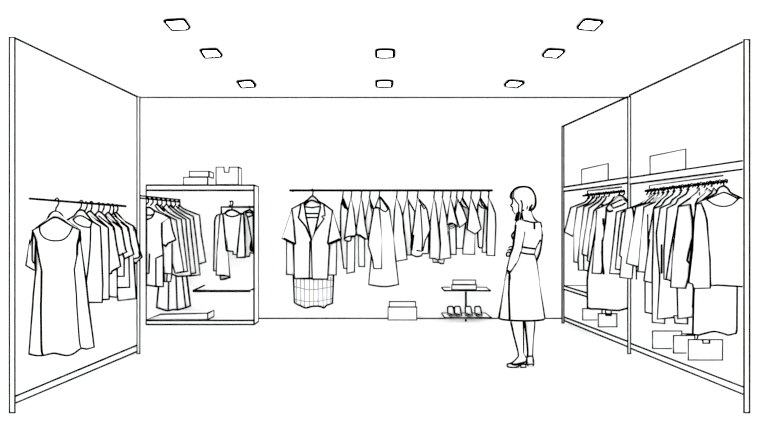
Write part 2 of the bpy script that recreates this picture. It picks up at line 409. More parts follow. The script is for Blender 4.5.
# ------------------------------------------------------------ left rail
GL = 'clothes on the left rail'; HL = 'hangers on the left rail'
garment('long_dress', 'long scoop-neck dress hanging nearest the viewer on the left rail', 'dress', GL, 4.495, [
    ('dress_body', 0, 'L1 158,290 (240,235 265,223 290,220 318,228 430,296) 482,320 L1 490,400 L3 485,0 535,370 L5 550,0 595,335 (535,352 490,346 430,388 380,402 330,395 275,385 220,395 185,402 130,402 75,390) L5 105,0 L3 110,439 130,240 130,0 L1 130,400 102,322',
        ['( L1 160,290 175,345 205,380 250,400 300,405 350,398 385,375 410,340 422,298 )', ('L1 105,330 125,380 140,439 L3 135,20 185,245', 1.6), ('L3 185,245 183,439 L5 180,0 185,400', 1.9), ('L1 482,330 470,439 L3 465,0 465,120', 2.2), 'L3 465,120 445,235 462,439 L5 465,0 490,345']),
    ('sleeve', 1, 'L1 102,325 85,439 L3 80,0 50,203 115,240 128,238 122,180 125,0 L1 135,439 125,385', ['L1 105,335 103,439 L3 103,0 103,160 (110,180 122,185)'])],
    hook='P 57,199.3 ( L1 312,95 300,125 288,145 283,170 )', T=.02, arms='L1 120,310 160,285 240,222 270,180 300,180 340,218 420,285 470,312', hgroup=HL)
mb = None
def shaped_hanger(name_pts, d, label, group):
    P = px(name_pts); c = W(P[0], d); root = empty('clothes_hanger', c, label, 'hanger', group)
    mb = MB(); pillow(mb, P, d, .006, [], w=1.5); mb.build('shoulder_bar', CM_, root, c); return root
# wooden hanger shape inside the dress
ob = shaped_hanger('L1 104,318 (160,282 215,240 240,195 270,172 300,172 330,190 350,222 380,248 480,316) 425,292 (318,226 290,219 265,222 160,288)', 4.53, 'white broad-shouldered hanger showing in the neck of the nearest long dress', HL)
garment('cardigan', 'open-front cardigan with boat neck behind the nearest long dress', 'cardigan', GL, 4.856, [
    ('cardigan_body', 0, 'P 67,245 64,224 L1 375,242 435,205 465,165 (480,160 500,160 515,168) L2 130,185 180,250 245,290 L2 253,439 L4 265,270 260,418 152,418 P 70,302',
        ['( L1 430,235 455,215 490,205 530,222 575,255 )', '( L1 430,235 455,265 500,288 540,297 568,294 577,258 )', 'L1 572,290 570,439 L3 570,0 ( 568,60 555,200 535,360 )'])],
    hook='P 81.3,201.4 ( L1 490,115 487,135 470,160 ) L1 466,165', hgroup=HL)
garment('long_shirt', 'long plain shirt, third garment along the left rail', 'shirt', GL, 5.0, [
    ('shirt_body', 0, 'P 70,240 72,224 ( L2 140,185 150,172 168,170 190,190 ) 240,240 308,300 L2 313,439 L4 315,0 315,393 262,395 P 76,299', ['L2 165,207 240,255 300,298'])],
    hook='P 91.3,202.5 ( L2 172,110 175,135 165,168 )', hgroup=HL)
def sleeved(name, short, cat, grp, d, body, sleeve, hook, lines=(), slines=(), hg=None, T=.015):
    return garment(name, short, cat, grp, d, [('shirt_body', 0, body, list(lines)), ('sleeve', .4, sleeve, list(slines))], hook=hook, hgroup=hg, T=T)
sleeved('shirt', 'half-sleeved shirt, fourth garment along the left rail', 'shirt', GL, 5.154,
    'P 86,240 90,224 ( L2 205,205 215,182 240,172 275,200 ) 348,292 P 115,250 117.6,269 117.6,297.4 109.5,296.4 88,297',
    'L2 351,295 372,439 L4 380,0 405,130 (370,150 335,170 330,188 315,190) | P 108.5,262 108,234', 'P 98.8,203.6 ( L2 233,115 230,150 222,178 )', ['L2 235,207 340,290'], hg=HL)
sleeved('shirt', 'half-sleeved shirt, fifth garment along the left rail', 'shirt', GL, 5.29,
    'P 92,240 98,226 ( L2 285,205 292,190 312,180 345,215 ) 408,292 P 122,250 124.5,258 124.5,276.3 112,276.3 90,276',
    'L2 411,296 437,439 L4 445,0 455,15 390,45 | P 114,252 114,234', 'P 108,204.6 ( L2 320,120 322,145 310,180 )', [('L2 290,212 405,294', 2)], hg=HL)
sleeved('shirt', 'short-sleeved shirt, sixth garment along the left rail', 'shirt', GL, 5.40,
    'P 100,240 106,228 ( L2 335,200 345,188 360,195 380,225 ) 463,295 P 129,250 130,287.4 117.6,287.6 100,287',
    'L2 466,298 488,439 L4 500,0 510,35 440,68 430,60 | P 121,252 121,234', 'P 112.5,205 L2 345,125 350,150 345,180', [('L2 350,212 460,294', 2)], hg=HL)
sleeved('shirt', 'long shirt with cuffed sleeve, last garment along the left rail', 'shirt', GL, 5.506,
    'P 110,240 113,228 ( L2 345,205 352,188 375,182 410,220 ) 430,245 512,290 P 134,256 L4 515,110 530,388 385,403 P 116,280 108,262',
    'L2 516,298 545,439 L4 555,0 575,55 523,108 510,95 | P 131,250 130,234', 'P 117,205.6 ( L2 378,130 382,150 370,182 )', [], ['L4 515,70 550,60 560,48 552,10'], hg=HL)
for x, d, lab in ((86, 4.93, 'second hook from the left on the left rail'), (103, 5.231, 'hook between the fourth and fifth garments on the left rail')):
    y = 198.5+(x-29)*.0792
    hanger('P %f,%f ( %f,%f %f,%f %f,%f )' % (x, y, x+1, y+3.5, x-.2, y+6.5, x-1.5, y+8.5), '=empty black '+lab, d, HL, 'P %f,%f %f,%f %f,%f' % (x-12, y+17, x-1.5, y+8.6, x+9, y+17))

# ------------------------------------------------------------ wardrobe, rail running into the depth
GW = 'clothes in the wardrobe'; HW = 'hangers in the wardrobe'
def wh(i): x = 147.5+i*4.5; y = 198+i*.5; return 'P %f,%f ( %f,%f %f,%f )' % (x, y, x+1, y+4, x-1.5, y+7)
garment('t_shirt', 'short-sleeved top, nearest on the wardrobe side rail', 'shirt', GW, 7.93, [
    ('shirt_body', 0, 'P 146.6,212 P 146.6,209 ( B1 92,142 120,140 155,165 ) 280,220 B1 215,265 B2 215,0 228,160 228,412 170,410 92,400', ['B1 92,200 125,202 155,195', '( B1 158,168 150,200 130,225 95,236 )', 'B2 120,150 115,305 92,305', 'B2 220,162 170,185 170,408', 'B1 215,355 250,318']),
    ('sleeve', .5, 'B1 240,203 280,222 300,320 325,395 B2 322,40 ( 265,65 245,90 235,82 218,75 ) B1 215,265 | 225,200', [])], hook=wh(0), hgroup=HW, arms='B1 95,150 125,140 240,200', T=.012)
rows = [('narrow shirt with short cuff', 'B2 296,70 295,310 285,372 235,372 230,250 | 228,90 B1 150,160 260,216 296,250', ['B2 232,305 295,310', 'B2 260,310 255,370']),
 ('long coat, third', 'B1 ( 165,130 190,165 230,190 330,240 ) 355,439 B2 390,290 320,305 295,220 295,50 | P 168,225 160,212', []),
 ('long coat, fourth', 'B1 ( 215,125 250,165 290,195 370,235 ) B2 385,0 420,290 330,304 | P 175,270 170,220', [('B1 180,115 235,168', 2)]),
 ('coat with slanted hem, fifth', 'B1 ( 255,115 285,150 320,180 405,235 ) B2 415,0 448,322 400,328 340,330 300,315 | P 172,260 175,220', []),
 ('coat, sixth', 'B1 ( 290,120 325,160 370,190 440,235 ) B2 450,0 485,303 430,312 | P 180,270 178,220', []),
 ('coat, seventh', 'B1 ( 330,130 360,155 400,180 465,210 ) B2 485,0 520,318 430,328 | P 185,270 182,215', []),
 ('shorter jacket, last', 'B1 ( 345,120 365,130 400,155 515,200 ) B2 530,0 565,215 515,230 | P 190,260 186,215', [('B1 285,125 330,165', 1.8)])]
for i, (s, poly, ln) in enumerate(rows):
    garment('coat' if 'coat' in s else 'jacket' if 'jacket' in s else 'shirt', s+' on the wardrobe side rail' if i else s+' behind the nearest top in the wardrobe', 'clothing', GW, 7.985+.055*i, [('front_panel', 0, poly, ln)], hook=wh(i+1), T=.01, hgroup=HW, w=1.3)
garment('skirt', 'long pleated skirt hanging lowest in the wardrobe', 'skirt', GW, 8.385, [('skirt_body', 0, 'P 160,262 184,262 B3 415,10 443,245 410,260 (345,277 305,276 265,284 230,276 175,258) 190,95', ['B3 272,60 268,284', 'B3 330,10 340,277', 'B3 380,15 408,260'])], T=.012)
garment('blouse', 'boat-neck blouse with hanging sleeves on the short wardrobe rail', 'blouse', 'blouses on the short rail', 8.22, [
    ('blouse_body', 0, 'R1 262,150 278,145 (300,125 335,118 365,127 400,148) 430,150 440,300 R2 440,139 375,140 375,117 345,115 345,90 298,88 R1 290,439', ['( R1 280,145 300,163 335,173 375,165 400,150 )', '( R1 282,143 320,122 350,122 398,148 )']),
    ('sleeve', .5, 'R1 240,155 265,148 297,439 R2 297,0 320,292 270,282 210,280 220,0 R1 220,439', ['R2 240,285 245,315 320,300']),
    ('sleeve', -.8, 'R1 248,150 (215,162 203,185 198,215) R2 190,245 212,246 R1 240,190', []),
    ('cuff', -.6, 'R2 238,275 245,316 280,312 320,298 318,285', []),
    ('sleeve', .5, 'R1 408,155 428,152 442,439 R2 442,136 375,140 R1 380,439', [])], T=.012, hgroup=HW,
    hook='P 230.2,206 ( R1 318,52 338,50 342,65 335,90 ) R1 335,115')
garment('blouse', 'blouse with round neck beside the wardrobe right side', 'blouse', 'blouses on the short rail', 8.29, [
    ('blouse_body', 0, 'R1 428,140 445,130 (460,125 475,118 490,125 506,140) R2 508,105 480,102 475,130 440,135 R1 435,200', ['( R1 445,145 475,138 506,150 )', '( R1 445,148 455,168 475,173 506,158 )', 'R1 460,175 490,340 498,439 R2 500,90', ('R1 490,370 480,439 R2 478,60 495,90', 1.8)])], T=.01, hgroup=HW,
    hook='P 249.5,207 R1 475,118', arms='R1 450,140 475,118 500,140')

# ------------------------------------------------------------ back rail
mb = MB(); a, b = W((289.6, 190.4), 8.1), W((492.5, 190.4), 8.1); mb.tube([a, b], lr(8.1, 2.0), mi=0)
root = empty('hanging_rail', (a+b)/2, 'long black clothes rail fixed across the back wall', 'clothes rail'); mb.build('rail', [M_INK], root, (a+b)/2)
mb = MB()
for e in (a, b): mb.tube([e, Vector((e.x, WALL-.01, e.z))], .006, mi=0)
mb.build('wall_bracket', [M_INK], root, (a+b)/2)
GB = 'clothes on the back rail'; HB = 'hangers on the back rail'
garment('blazer', 'short-sleeved open blazer with lapels on the left end of the back rail', 'jacket', 'front-facing outfit', 8.02, [
    ('blazer_body', 0, 'J1 175,190 250,150 275,138 (300,118 330,112 370,120 400,138) 430,152 500,205 475,420 J2 466,105 475,130 461,392 338,392 330,385 315,387 195,388 190,115 203,110 J1 200,420',
        [('J2 328,78 320,110 318,200 314,385', 1.3), ('J2 330,80 334,200 338,388', 1.2), 'J1 278,174 335,182 395,172', 'J1 285,228 385,228', 'J1 297,260 380,260']),
    ('lapel', 1, 'J1 250,148 240,200 228,262 285,330 330,435 335,439 305,330 288,250 272,145', []),
    ('lapel', 1, 'J1 402,142 430,155 440,243 412,250 432,270 360,370 337,437 365,350 385,260 402,180', []),
    ('sleeve', .6, 'J1 173,195 95,430 J2 95,67 150,92 190,112 205,110 J1 200,439 190,300', ['J2 112,65 195,106']),
    ('sleeve', .6, 'J1 501,207 570,430 J2 562,77 520,95 470,114 460,105 J1 465,439 482,320', ['J2 470,106 555,70']),
    ('button', 1.6, 'J2 316,96 326,96 326,106 316,106', [])],
    hook='P 312.2,190 ( J1 345,45 342,65 338,90 )', T=.02, arms='J1 275,140 (310,108 338,88 370,108) 400,140', hgroup=HB)
shaped_hanger('J1 277,160 (300,120 338,88 375,115 398,150) ( 370,135 335,122 305,135 277,162 )', 7.985, 'white curved hanger top in the collar of the front-facing blazer', HB)
garment('long_sleeved_shirt', 'long-sleeved shirt under the blazer, cuffs showing below its sleeves', 'shirt', 'front-facing outfit', 8.075, [
    ('shirt_body', 0, 'J1 200,200 300,160 390,160 450,210 J2 445,300 215,300', []),
    ('sleeve', .3, 'J2 132,85 185,95 195,358 132,355', []), ('sleeve', .3, 'J2 475,95 533,85 529,358 463,360', [])], T=.012)
garment('plaid_skirt', 'gathered plaid skirt under the blazer with thin grey checks', 'skirt', 'front-facing outfit', 8.13, [
    ('skirt_body', 0, 'J2 188,340 505,340 J3 508,85 500,305 (450,322 430,342 400,330 340,330 285,342 245,325 225,318) 195,300 187,85',
        [('J3 %d,95 %d,%d' % (x, x+o, y), -.8) for x, o, y in ((213, 0, 295), (245, 2, 315), (275, 0, 335), (315, 0, 328), (350, 0, 326), (385, 0, 325), (420, 5, 335), (455, 0, 315), (485, 0, 300))] +
        [('( J3 190,172 240,182 290,194 340,196 400,190 504,170 )', -.8), ('( J3 192,270 240,282 300,290 400,286 502,265 )', -.8), ('J3 460,122 505,120', -.8)])], T=.012)
def hg(x): return 'P %.1f,190.8 %.1f,198' % (x, x)
def bg(name, short, cat, d, parts, x, T=.018): garment(name, short, cat, GB, d, parts, hook=hg(x), T=T, hgroup=HB, w=1.35, arms='P %.1f,201 %.1f,197.5 %.1f,201' % (x-1.2, x, x+1.2))
DK = dict(mi=1, w=.5)
bg('shirt', 'narrow shirt with dark collar, first beside the blazer', 'shirt', 8.17, [('shirt_body', 0, 'M1 62,95 50,150 45,220 45,439 M2 70,265 98,268 P 351,230 M1 102,200 75,125', []), ('collar', 1, 'M1 62,100 57,150 75,185 107,202 95,180 78,140', [], DK)], 342.5)
bg('shirt', 'shirt with turned cuff and long tail, second beside the blazer', 'shirt', 8.10, [('shirt_body', 0, 'M1 128,95 105,200 75,430 M2 78,42 (100,50 125,45 130,15) 160,12 M1 170,380 150,200', ['( M1 80,425 110,410 160,406 )']), ('tail', -1, 'M2 97,30 95,307 155,295 160,0 130,0', [])], 351)
bg('shirt', 'shirt with angled cuff and narrow tail, third beside the blazer', 'shirt', 8.13, [('shirt_body', 0, 'M1 208,95 185,250 165,392 200,400 245,432 262,430 240,300 222,150', ['( M1 170,400 195,405 235,430 )']), ('tail', -1, 'M2 187,0 190,250 237,252 237,10', [])], 361)
bg('top', 'small top with dark collar edge left of the hooded dress', 'shirt', 8.17, [('top_body', 0, 'M1 275,98 240,290 246,400 250,410 270,425 300,230 308,190', ['M1 250,395 270,385 270,410 250,408']), ('collar', 1, 'M1 277,105 285,170 297,228 308,190', [('M1 280,110 300,190', 1)])], 369.5)
bg('hooded_dress', 'long flared dress with loose cowl neck, longest on the back rail', 'dress', 8.02, [
    ('dress_body', 0, 'M1 352,95 365,97 425,175 435,200 465,400 M2 465,0 485,200 508,395 (440,408 400,412 340,408 268,395) 290,165 M1 300,230 322,175', ['M1 357,100 362,185', '( M1 322,178 350,182 380,205 405,212 420,195 422,178 )', 'M1 365,105 420,190']),
    ('sleeve', 1, 'M1 310,185 350,183 358,230 375,439 M2 375,0 372,268 310,268 300,200 290,160 265,80 M1 268,430 300,240', [])], 379)
bg('tunic', 'slim tunic right of the longest dress', 'shirt', 8.10, [('tunic_body', 0, 'M1 490,95 475,200 462,439 M2 470,90 488,210 575,195 555,0 M1 550,380 540,250 520,170', [])], 396.4)
bg('shirt', 'wide shirt with slanting placket, second right of the longest dress', 'shirt', 8.15, [('shirt_body', 0, 'M1 575,95 600,150 637,215 620,439 M2 605,160 575,160 555,0 M1 540,245', ['M1 583,115 610,439 M2 603,100'])], 407)
bg('shirt', 'shirt with pointed collar and curved hem, third right of the longest dress', 'shirt', 8.06, [('shirt_body', 0, 'M1 657,95 720,170 735,200 760,350 M2 748,0 745,148 697,148 (690,165 650,172 607,155) M1 610,439 630,300', ['M1 668,120 710,192 722,178 700,150', 'M1 680,160 690,300 697,439 M2 692,130 650,122', 'M1 760,360 720,439 M2 700,125', ('M1 625,400 M2 610,120', 2)])], 417.3)
bg('coat', 'long coat left of the two overlapping long coats', 'coat', 8.10, [('coat_body', 0, 'N1 190,95 160,300 N2 160,0 157,265 200,268 235,287 242,150 N1 232,380 205,150', []), ('lining', -.8, 'N2 180,262 183,298 222,298 235,285', [])], 433.8)
bg('coat', 'long coat with lining below the hem beside its twin', 'coat', 8.055, [('coat_body', 0, 'N1 258,95 232,320 N2 243,150 235,275 325,262 305,50 N1 300,400 292,260 270,150', []), ('lining', -.8, 'N2 225,275 222,295 245,308 268,308 275,270', [])], 442.3)
bg('shirt', 'short-sleeved shirt with rolled cuff, just right of the two long coats', 'shirt', 8.12, [('sleeve', 0, 'N1 322,95 300,240 295,318 (315,308 335,305 360,318) 382,332 360,240 340,160', []), ('cuff', .6, 'N1 310,342 335,328 362,325 350,338 315,352', [], dict(w=.8)), ('shirt_body', -1, 'N1 308,320 N2 325,235 368,235 365,0 N1 365,300', [])], 450.4)
bg('shirt', 'shirt with diamond-shaped sleeve, second right of the two long coats', 'shirt', 8.15, [('sleeve', 1, 'N1 380,120 360,220 395,340 457,290 430,210 400,150', []), ('shirt_body', 0, 'N1 372,95 355,200 366,290 N2 370,187 420,187 435,50 N1 442,320 400,150', [])], 456.4)
bg('blouse', 'boxy blouse with dark cowl collar near the right rail end', 'blouse', 8.19, [('blouse_body', 0, 'N1 418,95 405,150 445,290 440,350 N2 425,50 420,232 515,235 520,40 N1 520,370 465,190', []), ('collar', 1, 'N1 418,98 402,140 425,172 468,188 440,140', [('N1 415,105 430,140 460,175', 1.4)])], 462.6)
bg('shirt', 'shirt with large pointed sleeve hem, third from the right rail end', 'shirt', 8.10, [('sleeve', 0, 'N1 485,95 470,200 455,355 520,392 567,350 535,220 500,130', []), ('shirt_body', -2.2, 'N1 475,200 N2 465,0 520,45 520,60 N1 525,200', [])], 470.8)
bg('jacket', 'jacket with dark shawl collar, second from the right rail end', 'jacket', 8.17, [('jacket_body', 0, 'N1 560,95 540,160 535,260 N2 540,100 545,172 (555,182 575,182) 575,218 608,220 N1 617,439 617,190', ['N1 595,200 580,439 N2 578,180']), ('collar', 1, 'N1 560,98 542,150 570,180 614,197 590,150', [('N1 557,110 575,160 605,185', 1.4)])], 480.2)
bg('coat', 'plain coat at the right end of the back rail', 'coat', 8.09, [('coat_body', 0, 'N1 625,95 619,200 610,439 N2 612,242 675,245 684,0 N1 680,225 655,160', [])], 488.3)

# ------------------------------------------------------------ right frame, far bay
GF = 'clothes in the far right bay'; HF = 'hangers in the far right bay'
def qh(i): x = 588.5+i*5; y = 195.1-i*.55; return 'P %f,%f ( %f,%f %f,%f )' % (x, y, x+1, y+2.2, x-.5, y+4)
qs = [('short-sleeved shirt', 8.0, 'Q1 ( 268,92 255,120 235,138 ) 125,180 75,375 140,410 | P 580,238 590,236 590,208', []),
 ('short shirt', 7.8, 'Q1 ( 300,92 290,118 260,148 ) 175,182 142,410 Q2 148,0 150,255 186,258 | P 590,262 600,200', []),
 ('long shirt', 7.62, 'Q1 ( 335,92 325,120 300,142 ) 230,175 195,439 Q2 200,40 183,230 187,320 250,322 | P 596,260 603,200', []),
 ('shirt with stepped hem', 7.44, 'Q1 ( 375,90 365,115 345,135 ) 270,185 232,439 Q2 240,0 215,190 228,200 228,320 258,325 | P 601,250 606,205', ['Q2 218,192 260,212']),
 ('shirt with dark cuff', 7.27, 'Q1 ( 410,90 400,115 375,145 ) 310,205 272,439 Q2 280,0 262,190 257,245 275,250 278,292 296,294 | P 602,255 606,215', [('Q2 272,260 290,270', 2.2)])]
for i, (s, d, poly, ln) in enumerate(qs):
    garment('shirt', s+', '+('farthest', 'second farthest', 'third', 'fourth', 'fifth')[i]+' in the far right bay', 'shirt', GF, d, [('shirt_body', 0, poly, ln)], hook=qh(i), T=.02, hgroup=HF, w=1.35)
garment('long_dress', 'ankle-length dress, nearest and widest in the far right bay', 'dress', GF, 6.96, [
    ('dress_body', 0, 'Q1 395,165 440,140 ( 490,95 515,82 540,92 ) 575,125 P 629,212 627.5,308 Q3 575,225 (510,243 440,240 370,232 280,230) 257,218 255,0 Q2 262,330 P 598,215', ['( Q1 440,158 520,120 550,122 572,136 )', 'Q1 440,158 460,186 530,160 572,136', ('( Q1 395,175 415,205 430,212 455,205 )', 1.6), ('Q1 372,160 400,168 430,152', 2.2)])], hook=qh(7), T=.025, hgroup=HF)
garment('cardigan', 'open cardigan laid over the long dress in the far right bay', 'cardigan', GF, 6.88, [
    ('front_panel', 0, 'Q1 ( 470,90 455,120 430,145 ) 375,170 310,205 330,205 318,439 Q2 320,0 293,345 367,348 378,290 372,180 Q2 378,60 Q1 385,439 392,350 400,300 405,240 P 606,208', [('Q1 380,268 382,310 392,345 400,310 400,268', 1.6), ('Q2 375,80 375,250 388,352', 1.8)])], hook=qh(6), T=.012, hgroup=HF)

# ------------------------------------------------------------ right frame, near bay
GN = 'clothes in the near right bay'; HN = 'hangers in the near right bay'
def zh(x): y = 191.2-(x-645.2)*.122; return 'P %f,%f ( %f,%f %f,%f )' % (x, y, x+1.2, y+2, x-.2, y+3.8)
def zt_(i): return None
zs_ = [
 ('coat', 'coat', 'farthest', 5.95, 646.5, 'P 651,194 ( P 648,199 P 640,204 ) Z1 70,106 Q1 490,215 Q2 475,0 435,347 515,352 | P 625,250 640,215', []),
 ('shirt', 'narrow shirt', 'second farthest', 5.87, 650, 'P 653,194 ( P 650,199 P 642,204 ) Z1 75,110 Q1 530,220 Q2 510,0 480,312 515,317 | P 628,262 640,215', []),
 ('jacket', 'long jacket', 'third', 5.79, 653.5, 'P 655.5,193 ( P 653,198 P 646,203 ) Z1 120,92 45,112 Q1 530,439 Q2 515,205 530,215 515,378 615,390 622,290 | P 642,262 645,215', [('Z1 97,105 108,200', 1.6)]),
 ('shirt', 'loose shirt', 'fourth', 5.70, 657.5, 'P 659,192.5 ( P 657,197 P 651,202 ) Z1 125,95 70,439 Z3 80,0 50,187 140,212 | P 646,250 650,215', []),
 ('coat', 'coat with side vent', 'fifth', 5.60, 662, 'P 664,192 ( P 662,196 P 655,202 ) Z1 190,97 155,439 Z3 165,0 142,252 202,257 | P 652,250 655,215', ['Z3 130,212 130,315']),
 ('shirt', 'long shirt with centre fold', 'sixth', 5.49, 667, 'P 669,191 ( P 666,196 P 660,201 ) Z1 270,100 225,350 Z3 235,0 190,325 200,330 Z4 32,80 32,270 80,280 | P 655,282 662,215', ['Z1 220,155 222,439', 'Z3 192,327 255,342']),
 ('dress', 'straight long dress', 'seventh', 5.38, 673, 'P 675,190.5 ( P 672,195 P 665,200 ) Z1 330,85 268,108 262,439 Z4 78,0 78,335 158,343 158,300 | P 668,280 668,215', []),
 ('coat', 'flared coat with dark inner fold', 'eighth', 5.26, 680, 'P 682,190 ( P 679,195 P 672,200 ) Z1 400,68 320,105 290,300 295,439 Z3 315,262 Z4 125,60 110,315 222,303 | P 680,290 680,215', [('Z1 325,395 Z3 325,40 328,265', 1.5)]),
 ('jacket', 'narrow jacket', 'ninth', 5.14, 687, 'P 689,189 ( P 686,194 P 678,199 ) Z1 445,70 375,105 350,439 Z3 350,312 400,322 | P 676,262 685,215', [])]
for nm, s, o_, d, hx, poly, ln in zs_:
    garment(nm, '%s, %s garment in the near right bay' % (s, o_), nm, GN, d, [('front_panel', 0, poly, ln)], hook=zh(hx), T=.016, hgroup=HN, w=1.35)
garment('shirt', 'long-sleeved shirt dress, tenth garment in the near right bay', 'shirt', GN, 5.0, [
    ('shirt_body', 0, 'P 699,188 ( P 696,193 P 690,198 ) Z1 465,88 400,439 Z3 365,312 400,325 Z4 235,118 240,312 335,300 342,115 P 697,220 700,205', ['Z1 555,75 565,150 578,215']),
    ('sleeve', 1, 'Z1 462,92 440,240 425,439 Z3 425,0 400,378 520,385 545,300 556,180 575,0 Z1 578,300 575,200 555,75', [('Z1 575,340 Z3 545,90 530,165 552,185', 1.8)]),
    ('tail', -1, 'Z4 215,290 222,340 303,345 303,300', [])], hook=zh(697), T=.014, hgroup=HN)
for x, d in ((704, 4.86), (711, 4.76)):
    garment('shirt', 'shirt mostly hidden behind the nearest t-shirt, %s' % ('its shoulder farther from the post' if x == 704 else 'directly behind it'), 'shirt', GN, d, [('shirt_body', 0, 'P %f,188 ( P %f,193 P %f,198 ) P %f,204 P 696,230 P 697,284 728,284 728,204' % (x+2.5, x, x-6, 695+(x-704)*.2), [])], hook=zh(x), T=.012, hgroup=HN)
garment('t_shirt', 'wide-neck long-sleeved t-shirt, nearest the viewer in the near right bay', 't-shirt', GN, 4.615, [
    ('shirt_body', 0, 'Z2 205,187 288,150 (365,105 385,65 425,48 460,70 480,100 535,130) 580,150 P 745.5,204 745.5,287 Z4 660,106 605,104 490,97 450,101 Z3 700,0 Z1 690,200 645,68', ['( Z2 290,158 340,195 410,212 480,198 535,152 )', 'Z2 290,156 ( 395,108 420,100 450,108 ) 535,150', 'Z2 535,130 548,150']),
    ('sleeve', 1, 'Z1 605,72 645,64 672,130 690,200 705,439 Z3 700,0 715,150 718,383 582,387 577,352 545,340 572,100 Z1 575,439 585,220', [])], hook='P 722,182 P 724,186', T=.016, hgroup=HN, arms='Z2 300,150 425,60 530,140')
garment('long_skirt', 'long skirt hanging below the nearest t-shirt', 'skirt', GN, 4.68, [
    ('skirt_body', 0, 'Z4 330,60 620,60 617,384 Z5 420,58 (385,66 350,55 320,50 285,58 255,65 230,62) Z4 336,384 342,130', [('Z4 343,118 338,240', 2)])], T=.014)
# small black hook ends clustered along both right rails
for a_, b_, d0_, d1_, n_, g_ in (((586, 195.3), (623.5, 191.3), 8.15, 6.9, 16, 'far'), ((648, 190.9), (725.5, 181.4), 5.9, 4.57, 26, 'near')):
    for i in range(n_):
        t = i/(n_-1); p = (a_[0]+(b_[0]-a_[0])*t, a_[1]+(b_[1]-a_[1])*t); dd = 1/((1-t)/d0_+t/d1_)
        c = W(p, dd); mb = MB(); R = .013+.006*(i % 3)*.5
        mb.tube([c+Vector((R*math.sin(k), .012*(k-2)/3, R*math.cos(k))) for k in (-2.2, -1.2, -.2, .8, 1.8, 2.6)], lr(dd, 1.1), mi=0)
        ob = mb.build('rail_clip', [M_INK], None, c); tag(ob, 'small black hook clip among many along the %s right rail' % g_, 'hook', 'hook clips on the %s right rail' % g_)
# ------------------------------------------------------------ the person
DP = 5.51
def resample(P, n):
    L = [0]
    for a, b in zip(P, P[1:]): L.append(L[-1]+math.hypot(a[0]-b[0], a[1]-b[1]))
    out = []
    for i in range(n):
        t = L[-1]*i/(n-1); k = 0
        while k < len(L)-2 and L[k+1] < t: k += 1
        u = (t-L[k])/max(1e-9, L[k+1]-L[k]); out.append((P[k][0]+(P[k+1][0]-P[k][0])*u, P[k][1]+(P[k+1][1]-P[k][1])*u))
    return out
def loft(mb, left, right, n, ratio, d0=DP, d1=None, scale=1.0, mi=0, m=20, cap=True):
    d1 = d0 if d1 is None else d1
    A, B = resample(px(left), n), resample(px(right), n); vs = []; fs = []
    for i in range(n):
        t = i/(n-1); d = d0+(d1-d0)*t
        a, b = W(A[i], d), W(B[i], d); c = (a+b)/2; h = (b-a)/2*scale
        rr = ratio if not isinstance(ratio, tuple) else ratio[0]+(ratio[1]-ratio[0])*t
        dep = Vector((0, h.length*rr, 0))
        for k in range(m):
            an = 2*math.pi*k/m; vs.append(c+h*math.cos(an)+dep*math.sin(an))
    for i in range(n-1):
        for k in range(m): fs.append([i*m+k, i*m+(k+1) % m, (i+1)*m+(k+1) % m, (i+1)*m+k])
    if cap: fs += [list(range(m))[::-1], list(range((n-1)*m, n*m))]
    mb.add(vs, fs, mi)
def fuse(mb, voxel=.008):
    """weld overlapping solids into one continuous skin"""
    o = mb.build('tmp', [M_SKIN]); bm = bmesh.new(); bm.from_mesh(o.data); bmesh.ops.recalc_face_normals(bm, faces=bm.faces); bm.to_mesh(o.data); bm.free()
    r = o.modifiers.new('r', 'REMESH'); r.mode = 'VOXEL'; r.voxel_size = voxel
    s = o.modifiers.new('s', 'SMOOTH'); s.iterations = 3; s.factor = .5
    dg = bpy.context.evaluated_depsgraph_get(); dg.update(); ev = o.evaluated_get(dg); me = ev.to_mesh()
    out = MB(); out.add([v.co.copy() for v in me.vertices], [list(p.vertices) for p in me.polygons]); ev.to_mesh_clear(); bpy.data.objects.remove(o); return out

base = Vector((W((520, 0), DP).x, DP, 0))
per = empty('person', base, 'woman with bobbed hair seen from behind, in a sleeveless flared dress and heels', 'person')
LW_ = 1.6
def bvh(*mbs):
    vs = []; fs = []
    for m in mbs:
        o = len(vs); vs += m.v; fs += [[i+o for i in f] for f, k in zip(m.f, m.m) if k == 0]
    return BVHTree.FromPolygons(vs, fs)
def laid(mb, s, tree, w=LW_, lift=.003, mi=1, fallback=DP):
    """cord lying on the surface"""
    P = px(s); q = []
    for a, b in zip(P, P[1:]):
        k = max(1, int(math.hypot(a[0]-b[0], a[1]-b[1])/1.2))
        q += [(a[0]+(b[0]-a[0])*j/k, a[1]+(b[1]-a[1])*j/k) for j in range(k)]
    q.append(P[-1]); cam_ = Vector((0, 0, EYE)); pts = []
    for p in q:
        dr = (W(p, 1)-cam_).normalized(); h = tree.ray_cast(cam_, dr)
        pts.append(h[0]-dr*lift if h[0] is not None else (W(p, pts[-1].y) if pts else W(p, fallback)))
    mb.tube(pts, lr(DP, w), mi=mi)
def edge(mb, s, d=DP, w=LW_, mi=1): mb.tube([W(p, d) for p in px(s)], lr(DP, w), mi=mi)

